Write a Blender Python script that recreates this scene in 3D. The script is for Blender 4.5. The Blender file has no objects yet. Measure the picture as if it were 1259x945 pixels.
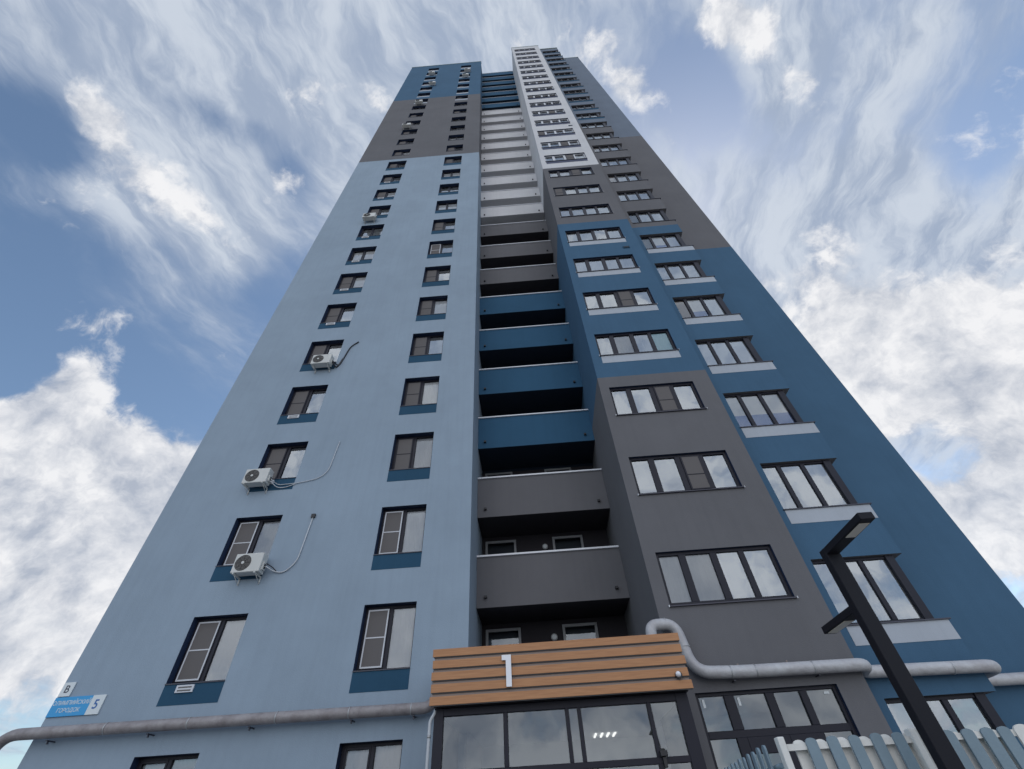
import bpy, math, random
from mathutils import Vector, Matrix
random.seed(7)
S = bpy.context.scene
COL = S.collection
# ---------------------------------------------------------------- camera
cd = bpy.data.cameras.new('camera'); cam = bpy.data.objects.new('camera', cd); COL.objects.link(cam)
R = ((0.996869, 0.077809, 0.014097), (0.065106, -0.706436, -0.704776), (-0.044879, 0.703487, -0.70929))
# rows = world axes seen by the camera; camera axis Z points backwards
M = Matrix(((R[0][0], R[0][1], R[0][2], 0), (R[1][0], R[1][1], R[1][2], 0), (R[2][0], R[2][1], R[2][2], 0), (0, 0, 0, 1)))
M.translation = Vector((0, 0, 1.6))
cam.matrix_world = M
cd.sensor_width = 36; cd.lens = 550 / 1259 * 36
cd.clip_start = .05; cd.clip_end = 6000
S.camera = cam
# ---------------------------------------------------------------- world: sky and clouds
SUN_EL, SUN_AZ = 50, 30           # the sun stands high behind the tower, towards the right
W = bpy.data.worlds.new('World'); S.world = W; W.use_nodes = True
nt = W.node_tree; nt.nodes.clear(); N = nt.nodes.new; L = nt.links.new
def math_n(op, a, b=None, clamp=False):
    n = N('ShaderNodeMath'); n.operation = op; n.use_clamp = clamp
    for i, v in enumerate((a, b)):
        if v is None: continue
        if isinstance(v, (int, float)): n.inputs[i].default_value = v
        else: L(v, n.inputs[i])
    return n.outputs[0]
def vmath(op, a, b=None):
    n = N('ShaderNodeVectorMath'); n.operation = op
    for i, v in enumerate((a, b)):
        if v is None: continue
        if isinstance(v, (tuple, list)): n.inputs[i].default_value = v
        else: L(v, n.inputs[i])
    return n.outputs['Value'] if op in ('DISTANCE', 'LENGTH', 'DOT_PRODUCT') else n.outputs[0]
def mrange(v, a, b, c, d, smooth=True):
    n = N('ShaderNodeMapRange'); n.interpolation_type = 'SMOOTHSTEP' if smooth else 'LINEAR'
    L(v, n.inputs[0])
    for i, k in enumerate((a, b, c, d)): n.inputs[i + 1].default_value = k
    return n.outputs[0]
def noise(vec, scale, detail=6, rough=.55, dist=0, off=(0, 0, 0)):
    n = N('ShaderNodeTexNoise'); n.inputs['Scale'].default_value = scale
    n.inputs['Detail'].default_value = detail; n.inputs['Roughness'].default_value = rough
    n.inputs['Distortion'].default_value = dist
    L(vmath('ADD', vec, off), n.inputs['Vector']); return n.outputs[0]
tc = N('ShaderNodeTexCoord'); d = vmath('NORMALIZE', tc.outputs['Generated'])
sp = N('ShaderNodeSeparateXYZ'); L(d, sp.inputs[0])
zz = math_n('ADD', math_n('MAXIMUM', sp.outputs[2], 0.0), .12)
pl = N('ShaderNodeCombineXYZ')
L(math_n('DIVIDE', sp.outputs[0], zz), pl.inputs[0]); L(math_n('DIVIDE', sp.outputs[1], zz), pl.inputs[1])
P = pl.outputs[0]
def blobs(items):
    tot = None
    for (x, y, z, r, a) in items:
        dd = vmath('DISTANCE', d, (x, y, z))
        v = mrange(dd, 0.0, r, a, 0.0)
        tot = v if tot is None else math_n('ADD', tot, v)
    return tot
# streaky high cloud, drawn out along the line of sight
def warped(vec, scale, amt, off):
    n = N('ShaderNodeTexNoise'); L(vmath('ADD', vec, off), n.inputs['Vector']); n.inputs['Scale'].default_value = scale; n.inputs['Detail'].default_value = 5; n.inputs['Roughness'].default_value = .6
    return vmath('ADD', vec, vmath('MULTIPLY', vmath('SUBTRACT', n.outputs['Color'], (.5, .5, .5)), (amt, amt, amt)))
Pw = warped(P, 1.6, .30, (0, 0, 0))
ROT = N('ShaderNodeMapping'); L(Pw, ROT.inputs[0]); ROT.inputs['Rotation'].default_value = (0, 0, math.radians(14))
nc1 = noise(vmath('MULTIPLY', ROT.outputs[0], (2.7, 1.6, 1)), 1.4, 12, .60, 0, (3.1, 7.7, 0))
nc2 = noise(vmath('MULTIPLY', ROT.outputs[0], (9, 3.2, 1)), 1.4, 11, .62, 0, (1.1, 2.7, 0))
nc = math_n('ADD', math_n('MULTIPLY', nc1, .80), math_n('MULTIPLY', nc2, .20))
mc = blobs([(-.366, .102, .925, .55, .27), (-.2, .14, .95, .36, .16), (-.12, .1, .98, .45, .14), (-.585, .099, .805, .34, .14), (-.45, .30, .84, .12, .06), (.15, .25, .95, .35, .08), (.50, .38, .78, .45, .13), (.75, .35, .56, .40, .14), (-.561, .244, .791, .14, .12), (-.5, .376, .78, .12, .12),
            (-.3, -.25, .9, .5, .25), (.62, .5, .6, .40, .20), (.80, .45, .45, .35, .14), (.45, .12, .88, .28, .14), (-.05, .2, .98, .3, .12), (.3, -.1, .95, .3, .12),
            (-.698, .467, .542, .3, -.20), (-.681, .289, .673, .15, -.10), (-.42, .45, .79, .16, -.16),
            (.687, .309, .658, .14, -.10), (.362, .234, .903, .12, -.18), (.166, .422, .891, .16, -.08), (0, -.8, .6, 1.1, .35),  # last blob: unseen cloud added behind the camera to light the facade
            (-0.527, 0.075, 0.847, 0.07, -0.136), (-0.516, 0.127, 0.847, 0.07, -0.170), (-0.489, 0.159, 0.858, 0.06, -0.153), (-0.460, 0.185, 0.868, 0.07, -0.238), (-0.666, 0.128, 0.735, 0.12, -0.170), (-0.653, 0.166, 0.739, 0.1, -0.136), (-0.413, 0.203, 0.888, 0.05, -0.153), (-0.375, 0.247, 0.893, 0.1, -0.187), (-0.317, 0.232, 0.920, 0.05, -0.102), (-0.404, 0.299, 0.865, 0.1, -0.128), (-0.592, 0.034, 0.805, 0.06, -0.085), (-0.377, 0.101, 0.921, 0.18, 0.1), (-0.418, 0.149, 0.896, 0.08, 0.08), (0.368, 0.187, 0.911, 0.07, -0.170), (0.338, 0.153, 0.929, 0.05, -0.128), (0.401, 0.245, 0.883, 0.08, -0.170), (0.453, 0.278, 0.847, 0.06, -0.128), (0.592, 0.152, 0.791, 0.15, 0.1), (0.598, 0.445, 0.667, 0.2, 0.1), (0.691, 0.258, 0.675, 0.1, -0.128), (0.723, 0.338, 0.603, 0.12, -0.102), (0.637, 0.237, 0.733, 0.08, -0.085)])
cir = mrange(math_n('ADD', nc, mc), .45, .76, 0, 1)
veil = mrange(math_n('ADD', nc1, mc), .38, .78, 0, .55)
# lower heaped cloud: a warped field, lit from the sun's side
dw = warped(d, 4.0, .10, (4, 1, 2))
SUNV = (math.sin(math.radians(SUN_AZ)) * math.cos(math.radians(SUN_EL)), math.cos(math.radians(SUN_AZ)) * math.cos(math.radians(SUN_EL)), math.sin(math.radians(SUN_EL)))
def heap(v): return noise(v, 5.6, 13, .62, .1, (1.7, 4.2, 9.1))
nk = heap(dw); nk2 = heap(vmath('ADD', dw, tuple(.035 * q for q in SUNV)))
mk = blobs([(-.729, .565, .387, .27, .22), (-.744, .622, .244, .34, .24), (-.669, .603, .435, .24, .22), (-.60, .66, .44, .16, .14), (-.74, .53, .42, .16, .16), (-.80, .50, .33, .22, .2),
            (.675, .554, .487, .30, .22), (.626, .49, .607, .22, .12), (.58, .58, .57, .16, .12), (.62, .66, .42, .12, .12), (.723, .49, .487, .22, .2), (.692, .662, .286, .17, .28), (.75, .55, .3, .12, .12),
            (.64, .64, .42, .05, -.14), (.66, .63, .41, .09, -.22), (.238, .209, .948, .06, .1), (0, -0.9, 0.35, 1.1, 0.32), (-0.604, 0.114, 0.789, 0.07, 0.12), (-0.597, 0.156, 0.787, 0.07, 0.2), (-0.624, 0.191, 0.758, 0.095, 0.08), (-0.65, 0.209, 0.73, 0.095, 0.06), (-0.65, 0.23, 0.724, 0.076, 0.07), (-0.58, 0.215, 0.786, 0.095, 0.07), (-0.565, 0.255, 0.785, 0.095, 0.09), (-0.55, 0.29, 0.783, 0.095, 0.08), (-0.528, 0.306, 0.793, 0.0665, 0.08), (-0.496, 0.358, 0.791, 0.0855, 0.11), (-0.46, 0.39, 0.798, 0.076, 0.09), (-0.496, 0.41, 0.765, 0.076, 0.07), (0.193, 0.166, 0.967, 0.104, 0.12), (0.271, 0.207, 0.94, 0.076, 0.13), (0.367, 0.112, 0.923, 0.07, 0.22), (0.424, 0.144, 0.894, 0.09, 0.26), (0.486, 0.186, 0.854, 0.08, 0.22), (0.515, 0.228, 0.826, 0.095, 0.08), (0.707, 0.217, 0.673, 0.114, 0.1), (-0.702, 0.465, 0.54, 0.0855, 0.1), (-0.739, 0.481, 0.472, 0.114, 0.1), (-0.655, 0.59, 0.473, 0.095, 0.05)])  # the one blob behind the camera is unseen cloud, added for facade light
km = math_n('ADD', nk, mk)
cum = mrange(km, .60, .74, 0, 1)
sky = N('ShaderNodeTexSky'); sky.sky_type = 'NISHITA'; sky.sun_disc = False
sky.sun_elevation = math.radians(SUN_EL); sky.sun_rotation = math.radians(SUN_AZ)
sky.air_density = 1.0; sky.dust_density = .6; sky.ozone_density = 2.0; sky.altitude = 120
skm = N('ShaderNodeVectorMath'); skm.operation = 'MULTIPLY'; L(sky.outputs[0], skm.inputs[0]); skm.inputs[1].default_value = (1.0, 1.0, .94)
def cloudcol(lo, hi, v):
    m = N('ShaderNodeMix'); m.data_type = 'RGBA'; L(v, m.inputs[0]); m.inputs[6].default_value = (*lo, 1); m.inputs[7].default_value = (*hi, 1)
    return m.outputs[2]
def mixc(f, a, b):
    m = N('ShaderNodeMix'); m.data_type = 'RGBA'; L(f, m.inputs[0]); L(a, m.inputs[6]); L(b, m.inputs[7]); return m.outputs[2]
cc1 = cloudcol((2.4, 2.9, 3.8), (4.2, 4.6, 5.2), mrange(nc2, .38, .62, 0, 1))
relief = math_n('MULTIPLY', math_n('SUBTRACT', nk, nk2), 5.2)
thick = mrange(km, .72, 1.02, 0, .40)
cc2 = cloudcol((3.0, 3.3, 3.9), (6.2, 6.2, 6.3), math_n('SUBTRACT', math_n('ADD', relief, .72), thick, clamp=True))
c = mixc(veil, skm.outputs[0], cloudcol((2.7, 3.2, 4.1), (3.2, 3.7, 4.5), nc2))
c = mixc(math_n('MULTIPLY', cir, .9), c, cc1)
c = mixc(math_n('MULTIPLY', cum, .95), c, cc2)
# whole sky behind the camera boosted, added to light the facade more
back = mrange(sp.outputs[1], -.65, .05, 1.8, 1.0)
sc_ = N('ShaderNodeVectorMath'); sc_.operation = 'SCALE'; L(c, sc_.inputs[0]); L(back, sc_.inputs['Scale']); c = sc_.outputs[0]
bg = N('ShaderNodeBackground'); L(c, bg.inputs[0]); bg.inputs[1].default_value = .148
ow = N('ShaderNodeOutputWorld'); L(bg.outputs[0], ow.inputs[0])
# ---------------------------------------------------------------- sun
sd = bpy.data.lights.new('sun', 'SUN'); sun = bpy.data.objects.new('sun', sd); COL.objects.link(sun)
sd.energy = 3.0; sd.angle = math.radians(.5); sd.color = (1, .95, .88)
az, el = math.radians(SUN_AZ), math.radians(SUN_EL)
to_sun = Vector((math.sin(az) * math.cos(el), math.cos(az) * math.cos(el), math.sin(el)))
sun.rotation_euler = to_sun.to_track_quat('Z', 'Y').to_euler()
S.view_settings.view_transform = 'Standard'; S.view_settings.look = 'None'
S.view_settings.exposure = 0.0; S.view_settings.gamma = 1; S.view_settings.use_curve_mapping = False
S.render.engine = 'CYCLES'; S.cycles.max_bounces = 8; S.cycles.use_denoising = True
S.cycles.caustics_reflective = False; S.cycles.caustics_refractive = False

# ================================================================ materials
def mat(name, col, rough=.8, metal=0.0, var=0.0, vscale=.6, bump=0.0, bscale=60, spec=.5, coat=0, grime=0.0):
    m = bpy.data.materials.new(name); m.use_nodes = True; t = m.node_tree; b = t.nodes['Principled BSDF']
    b.inputs['Base Color'].default_value = (*col, 1); b.inputs['Roughness'].default_value = rough
    b.inputs['Metallic'].default_value = metal; b.inputs['Specular IOR Level'].default_value = spec
    if coat: b.inputs['Coat Weight'].default_value = coat
    geo = t.nodes.new('ShaderNodeNewGeometry')
    src = geo.outputs['Position']
    if var or grime:
        n = t.nodes.new('ShaderNodeTexNoise'); n.inputs['Scale'].default_value = vscale; n.inputs['Detail'].default_value = 7
        n.inputs['Roughness'].default_value = .65
        t.links.new(src, n.inputs['Vector'])
        mr = t.nodes.new('ShaderNodeMapRange'); mr.inputs[1].default_value = .3; mr.inputs[2].default_value = .7
        mr.inputs[3].default_value = 1 - var; mr.inputs[4].default_value = 1 + var; t.links.new(n.outputs[0], mr.inputs[0])
        vm = t.nodes.new('ShaderNodeVectorMath'); vm.operation = 'SCALE'; vm.inputs[0].default_value = col
        out = mr.outputs[0]
        if grime:     # thin rain streaks
            mp = t.nodes.new('ShaderNodeMapping'); mp.inputs['Scale'].default_value = (5, 5, .22); t.links.new(src, mp.inputs[0])
            g = t.nodes.new('ShaderNodeTexNoise'); g.inputs['Scale'].default_value = 1.4; g.inputs['Detail'].default_value = 6; t.links.new(mp.outputs[0], g.inputs['Vector'])
            gr = t.nodes.new('ShaderNodeMapRange'); gr.inputs[1].default_value = .45; gr.inputs[2].default_value = .8
            gr.inputs[3].default_value = 1; gr.inputs[4].default_value = 1 - grime; t.links.new(g.outputs[0], gr.inputs[0])
            mu = t.nodes.new('ShaderNodeMath'); mu.operation = 'MULTIPLY'; t.links.new(out, mu.inputs[0]); t.links.new(gr.outputs[0], mu.inputs[1]); out = mu.outputs[0]
        t.links.new(out, vm.inputs['Scale']); t.links.new(vm.outputs[0], b.inputs['Base Color'])
    if bump:
        n2 = t.nodes.new('ShaderNodeTexNoise'); n2.inputs['Scale'].default_value = bscale; n2.inputs['Detail'].default_value = 4; t.links.new(src, n2.inputs['Vector'])
        bp = t.nodes.new('ShaderNodeBump'); bp.inputs['Strength'].default_value = bump; bp.inputs['Distance'].default_value = .01
        t.links.new(n2.outputs[0], bp.inputs['Height']); t.links.new(bp.outputs[0], b.inputs['Normal'])
    return m
def stucco(name, col): return mat(name, col, .92, var=.07, vscale=.45, bump=.45, bscale=55, spec=.2, grime=.05)
LIGHT = stucco('stucco_light_blue', (.275, .340, .415))
DEEP = stucco('stucco_deep_blue', (.058, .122, .200))
GREY = stucco('stucco_grey', (.138, .136, .146))
WHITE = stucco('stucco_white', (.58, .575, .59))
INNER_N = stucco('recess_navy_shaded', (.015, .025, .042))  # inner paint of the blue zones, darkened to carry the recess shade
INNER_G = stucco('recess_grey_shaded', (.040, .037, .043))  # inner paint of the grey zones, recess shade put into the colour
DEEPP = stucco('parapet_blue_shaded', (.036, .102, .180))  # deep blue again, made darker and bluer for the light in the recess
SLATE = stucco('stucco_slate_blue', (.155, .185, .235))
NAVY = mat('navy_reveal', (.018, .032, .075), .7, var=.1, spec=.3)
BAND = stucco('deep_blue_panel', (.026, .075, .130))
BANDW = stucco('white_panel', (.40, .43, .48))
BANDG = stucco('slate_panel', (.09, .10, .15))
FRAME = mat('anthracite_frame', (.012, .012, .022), .5, spec=.3)
FRAMEW = mat('white_screen_frame', (.55, .56, .60), .5)
FRAMEG = mat('grey_door_frame', (.30, .31, .33), .5)
CAPM = mat('white_metal_cap', (.72, .73, .77), .4, var=.05)
COPE = mat('coping_metal', (.42, .50, .50), .45)
DARK = mat('dark_interior', (.03, .032, .04), .9)
NET = mat('insect_net', (.14, .13, .13), .95, var=.1, vscale=200, spec=.1)
SILL = mat('sill_metal', (.035, .035, .055), .4)
BLACK = mat('black_plastic', (.012, .012, .016), .45)
POST = mat('lamp_post_paint', (.007, .007, .012), .6, spec=.25, bump=.1, bscale=300)
LENS = mat('lamp_lens', (.80, .72, .62), .35)
ACW = mat('conditioner_white', (.55, .55, .53), .5, var=.06, vscale=3)
ACD = mat('conditioner_grille', (.10, .095, .09), .6)
HOSEW = mat('hose_white', (.50, .52, .55), .5)
HOSEB = mat('hose_black', (.02, .02, .028), .6)
GALV = mat('galvanised', (.42, .42, .43), .45, metal=.5, var=.1)
WOOD = None
PAVE = mat('paving', (.24, .24, .235), .9, var=.15, vscale=1.5, bump=.3, bscale=20)
ROOM = mat('room_wall', (.78, .79, .80), .9, var=.03)
SIGNB = mat('sign_blue', (.015, .28, .60), .35)
SIGNW = mat('sign_white', (.62, .66, .68), .4)
SIGNK = mat('sign_ink', (.03, .035, .06), .5)
SIGNI = mat('sign_blue_ink', (.03, .12, .35), .5)
WH1 = mat('white_digit', (.80, .80, .84), .4)
PICKB = mat('picket_blue', (.185, .255, .305), .55, var=.08, vscale=6, bump=.15, bscale=80)
PICKW = mat('picket_white', (.70, .69, .66), .55, var=.08, vscale=5, bump=.15, bscale=80)
# insulated pipe jacket with wrapped seams and rust-grey blotches
def pipe_mat(name, a, b):
    m = bpy.data.materials.new(name); m.use_nodes = True; t = m.node_tree; p = t.nodes['Principled BSDF']
    g = t.nodes.new('ShaderNodeNewGeometry')
    n = t.nodes.new('ShaderNodeTexNoise'); n.inputs['Scale'].default_value = 3.0; n.inputs['Detail'].default_value = 10; n.inputs['Roughness'].default_value = .7
    t.links.new(g.outputs['Position'], n.inputs['Vector'])
    r = t.nodes.new('ShaderNodeValToRGB'); r.color_ramp.elements[0].position = .38; r.color_ramp.elements[1].position = .62
    r.color_ramp.elements[0].color = (*a, 1); r.color_ramp.elements[1].color = (*b, 1)
    t.links.new(n.outputs[0], r.inputs[0]); t.links.new(r.outputs[0], p.inputs['Base Color'])
    p.inputs['Roughness'].default_value = .55; p.inputs['Metallic'].default_value = .15
    n2 = t.nodes.new('ShaderNodeTexNoise'); n2.inputs['Scale'].default_value = 9; n2.inputs['Detail'].default_value = 6; t.links.new(g.outputs['Position'], n2.inputs['Vector'])
    bp = t.nodes.new('ShaderNodeBump'); bp.inputs['Strength'].default_value = .5; bp.inputs['Distance'].default_value = .03
    t.links.new(n2.outputs[0], bp.inputs['Height']); t.links.new(bp.outputs[0], p.inputs['Normal'])
    return m
PIPEB = pipe_mat('pipe_jacket_brownish', (.22, .195, .20), (.32, .295, .30))
PIPEG = pipe_mat('pipe_jacket_grey', (.40, .385, .40), (.50, .50, .515))
def wood():
    m = bpy.data.materials.new('orange_board'); m.use_nodes = True; t = m.node_tree; p = t.nodes['Principled BSDF']
    g = t.nodes.new('ShaderNodeNewGeometry'); mp = t.nodes.new('ShaderNodeMapping'); mp.inputs['Scale'].default_value = (.5, 6, 9); t.links.new(g.outputs['Position'], mp.inputs[0])
    n = t.nodes.new('ShaderNodeTexNoise'); n.inputs['Scale'].default_value = 5; n.inputs['Detail'].default_value = 8; n.inputs['Distortion'].default_value = .4; t.links.new(mp.outputs[0], n.inputs['Vector'])
    r = t.nodes.new('ShaderNodeValToRGB'); r.color_ramp.elements[0].position = .3; r.color_ramp.elements[1].position = .7
    r.color_ramp.elements[0].color = (.37, .17, .075, 1); r.color_ramp.elements[1].color = (.47, .23, .105, 1)
    t.links.new(n.outputs[0], r.inputs[0]); t.links.new(r.outputs[0], p.inputs['Base Color']); p.inputs['Roughness'].default_value = .6
    return m
BOARD = wood()
TAUPE = mat('canopy_backing', (.26, .21, .19), .8)
def glass(name, tint=(.95, .97, .99), ior=1.75, refl=(.84, .92, 1.0)):
    m = bpy.data.materials.new(name); m.use_nodes = True; t = m.node_tree; t.nodes.clear()
    tr = t.nodes.new('ShaderNodeBsdfTransparent'); tr.inputs[0].default_value = (*tint, 1)
    gl = t.nodes.new('ShaderNodeBsdfGlossy'); gl.inputs[0].default_value = (*refl, 1); gl.inputs['Roughness'].default_value = .012
    fr = t.nodes.new('ShaderNodeFresnel'); fr.inputs['IOR'].default_value = ior
    g = t.nodes.new('ShaderNodeNewGeometry'); n = t.nodes.new('ShaderNodeTexNoise'); n.inputs['Scale'].default_value = .9; t.links.new(g.outputs['Position'], n.inputs['Vector'])
    bp = t.nodes.new('ShaderNodeBump'); bp.inputs['Strength'].default_value = .12; bp.inputs['Distance'].default_value = .05
    t.links.new(n.outputs[0], bp.inputs['Height']); t.links.new(bp.outputs[0], gl.inputs['Normal'])
    mx = t.nodes.new('ShaderNodeMixShader'); o = t.nodes.new('ShaderNodeOutputMaterial')
    t.links.new(fr.outputs[0], mx.inputs[0]); t.links.new(tr.outputs[0], mx.inputs[1]); t.links.new(gl.outputs[0], mx.inputs[2]); t.links.new(mx.outputs[0], o.inputs[0])
    return m
GLASS = glass('window_glass', ior=3.0)
GLASSM = glass('clear_window_glass', ior=1.8)
GLASSL = glass('lobby_glass', (.9, .94, .96), ior=2.1)
def curtain(name, col, folds=.5, low=None, split=.45):
    m = bpy.data.materials.new(name); m.use_nodes = True; t = m.node_tree; p = t.nodes['Principled BSDF']
    p.inputs['Roughness'].default_value = .9; p.inputs['Specular IOR Level'].default_value = .1
    tcn = t.nodes.new('ShaderNodeTexCoord'); mp = t.nodes.new('ShaderNodeMapping'); mp.inputs['Scale'].default_value = (14, 1, .4); t.links.new(tcn.outputs['Object'], mp.inputs[0])
    n = t.nodes.new('ShaderNodeTexNoise'); n.inputs['Scale'].default_value = 1.2; n.inputs['Detail'].default_value = 3; t.links.new(mp.outputs[0], n.inputs['Vector'])
    bp = t.nodes.new('ShaderNodeBump'); bp.inputs['Strength'].default_value = folds * .6; bp.inputs['Distance'].default_value = .05
    t.links.new(n.outputs[0], bp.inputs['Height']); t.links.new(bp.outputs[0], p.inputs['Normal'])
    p.inputs['Base Color'].default_value = (*col, 1)
    if low:   # a second cloth in the lower part of the window
        s = t.nodes.new('ShaderNodeSeparateXYZ'); t.links.new(tcn.outputs['Object'], s.inputs[0])
        g = t.nodes.new('ShaderNodeMath'); g.operation = 'GREATER_THAN'; g.inputs[1].default_value = split; t.links.new(s.outputs[2], g.inputs[0])
        mx = t.nodes.new('ShaderNodeMix'); mx.data_type = 'RGBA'; t.links.new(g.outputs[0], mx.inputs[0]); mx.inputs[6].default_value = (*low, 1); mx.inputs[7].default_value = (*col, 1)
        t.links.new(mx.outputs[2], p.inputs['Base Color'])
    return m
CUR = {
 'w': curtain('curtain_white', (.90, .91, .93), .5),
 'p': curtain('curtain_pale', (.80, .83, .87), .5),
 'g': curtain('curtain_grey', (.58, .60, .64), .4),
 'b': curtain('blind_beige', (.30, .26, .24), .2),
 'd': curtain('dim_room', (.10, .11, .13), .1),
 'u': curtain('curtain_blue_lower', (.86, .89, .92), .3, (.26, .36, .66), .62),
 'c': curtain('curtain_cyan', (.45, .72, .80), .3),
 'l': curtain('plain_blind', (.86, .87, .9), .05),
}
# ================================================================ mesh helpers
class MB:
    def __init__(s): s.v = []; s.f = []; s.m = []; s.mats = []; s.smooth = []
    def mi(s, m):
        if m not in s.mats: s.mats.append(m)
        return s.mats.index(m)
    def quad(s, pts, m, sm=False):
        i = len(s.v); s.v += [tuple(p) for p in pts]; s.f.append(tuple(range(i, i + len(pts)))); s.m.append(s.mi(m)); s.smooth.append(sm)
    def box(s, x0, x1, y0, y1, z0, z1, m, rot=None, org=None):
        c = [(x, y, z) for z in (z0, z1) for y in (y0, y1) for x in (x0, x1)]
        if rot is not None: c = [tuple(rot @ (Vector(p) - Vector(org)) + Vector(org)) for p in c]
        i = len(s.v); s.v += c; k = s.mi(m)
        for f in ((0, 2, 3, 1), (4, 5, 7, 6), (0, 1, 5, 4), (2, 6, 7, 3), (0, 4, 6, 2), (1, 3, 7, 5)):
            s.f.append(tuple(i + j for j in f)); s.m.append(k); s.smooth.append(False)
    def tube(s, pts, r, m, seg=14, caps=True):
        pts = [Vector(p) for p in pts]; k = s.mi(m); n = len(pts); i0 = len(s.v)
        t0 = (pts[1] - pts[0]).normalized(); ref = Vector((0, 0, 1)) if abs(t0.z) < .9 else Vector((0, 1, 0))
        nrm = t0.cross(ref).normalized()
        for j, p in enumerate(pts):
            t = (pts[min(j + 1, n - 1)] - pts[max(j - 1, 0)]).normalized()
            nrm = (nrm - t * nrm.dot(t)).normalized(); bn = t.cross(nrm)
            rr = r[j] if isinstance(r, (list, tuple)) else r
            for q in range(seg):
                a = 2 * math.pi * q / seg; s.v.append(tuple(p + (nrm * math.cos(a) + bn * math.sin(a)) * rr))
        for j in range(n - 1):
            for q in range(seg):
                a = i0 + j * seg + q; b = i0 + j * seg + (q + 1) % seg
                s.f.append((a, b, b + seg, a + seg)); s.m.append(k); s.smooth.append(True)
        if caps:
            s.f.append(tuple(i0 + q for q in range(seg))[::-1]); s.m.append(k); s.smooth.append(False)
            s.f.append(tuple(i0 + (n - 1) * seg + q for q in range(seg))); s.m.append(k); s.smooth.append(False)
    def disc(s, c, nrm, r, m, h=.0, seg=24):
        c = Vector(c); nrm = Vector(nrm).normalized(); s.tube([c, c + nrm * max(h, .002)], r, m, seg)
    def build(s, name, parent=None, loc=None, bevel=0.0):
        me = bpy.data.meshes.new(name); me.from_pydata(s.v, [], s.f)
        for mm in s.mats: me.materials.append(mm)
        me.polygons.foreach_set('material_index', s.m); me.polygons.foreach_set('use_smooth', s.smooth); me.update()
        o = bpy.data.objects.new(name, me); COL.objects.link(o)
        if parent: o.parent = parent
        if loc is not None: o.location = loc
        if bevel:
            b = o.modifiers.new('bevel', 'BEVEL'); b.width = bevel; b.segments = 2; b.limit_method = 'ANGLE'
        return o
def tag(o, label=None, cat=None, group=None, kind=None):
    if label: o['label'] = label
    if cat: o['category'] = cat
    if group: o['group'] = group
    if kind: o['kind'] = kind
    return o
def empty(name, loc=(0, 0, 0)):
    o = bpy.data.objects.new(name, None); COL.objects.link(o); o.location = loc; o.empty_display_size = .3; return o
def arc(points, r=.3, n=7):
    """polyline with rounded corners"""
    P_ = [Vector(p) for p in points]; out = [P_[0]]
    for i in range(1, len(P_) - 1):
        a, b, c_ = P_[i - 1], P_[i], P_[i + 1]
        da = (a - b); dc = (c_ - b); k = min(r, da.length * .49, dc.length * .49)
        p0 = b + da.normalized() * k; p2 = b + dc.normalized() * k
        for j in range(n + 1):
            t = j / n; out.append(p0 * (1 - t) ** 2 + b * 2 * t * (1 - t) + p2 * t * t)
    out.append(P_[-1]); return out
def dup(o, parent=None, loc=None):
    c_ = o.copy(); COL.objects.link(c_)
    if parent: c_.parent = parent
    if loc is not None: c_.location = loc
    for ch in o.children: dup(ch, c_)
    return c_
def text_mesh(body, size, m, depth=.006, name='lettering', bold=0.0, sx=1.0):
    cu = bpy.data.curves.new(name, 'FONT'); cu.body = body; cu.size = size; cu.extrude = depth; cu.offset = bold
    cu.align_x = 'CENTER'; cu.align_y = 'CENTER'
    tmp = bpy.data.objects.new('tmp', cu); COL.objects.link(tmp)
    dg = bpy.context.evaluated_depsgraph_get(); dg.update()
    me = bpy.data.meshes.new_from_object(tmp.evaluated_get(dg)); bpy.data.objects.remove(tmp)
    for v in me.vertices: v.co.x *= sx
    me.materials.clear(); me.materials.append(m)
    o = bpy.data.objects.new(name, me); COL.objects.link(o); o.rotation_euler = (math.radians(90), 0, 0); return o
# ================================================================ ground
g = MB(); g.quad([(-1500, -1500, 0), (1500, -1500, 0), (1500, 1500, 0), (-1500, 1500, 0)], PAVE)
tag(g.build('ground'), kind='structure')
# ================================================================ the tower
H = 2.9
TOP = 80.45
DL, DA, DB, DC, DR, DBK = 12.3, 11.04, 11.48, 12.8, 13.8, 15.3
YB = 30.0
XL0, XL1, XA1, XB1, XC1 = -11.75, -1.74, 6.52, 9.23, 12.3
XR1 = 2.76
tower = empty('apartment_tower', (0, DC, 0))
tag(tower, 'tall residential tower painted in light blue, deep blue, grey and white blocks', 'building')
OFF = Vector((0, -DC, 0))
def tb(mb, name, bevel=0, loc=(0, 0, 0), parent=None):
    """build as a part of the tower, given in world coordinates"""
    if parent is None: return mb.build(name, tower, Vector(loc) + OFF, bevel)
    return mb.build(name, parent, loc, bevel)
def zone_of(z, zones):
    for z1, m in zones:
        if z < z1: return m
    return zones[-1][1]
ZL = [(41.4, LIGHT), (61.35, GREY), (999, DEEP)]
ZA = [(12.70, GREY), (24.6, DEEP), (32.9, GREY), (999, WHITE)]
ZB = [(24.4, DEEP), (43.83, GREY), (999, SLATE)]
ZC = [(23.9, DEEP), (43.7, GREY), (999, SLATE)]
ZR = [(12.12, GREY), (23.72, DEEPP), (32.42, GREY), (61.42, WHITE), (999, DEEPP)]
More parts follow.
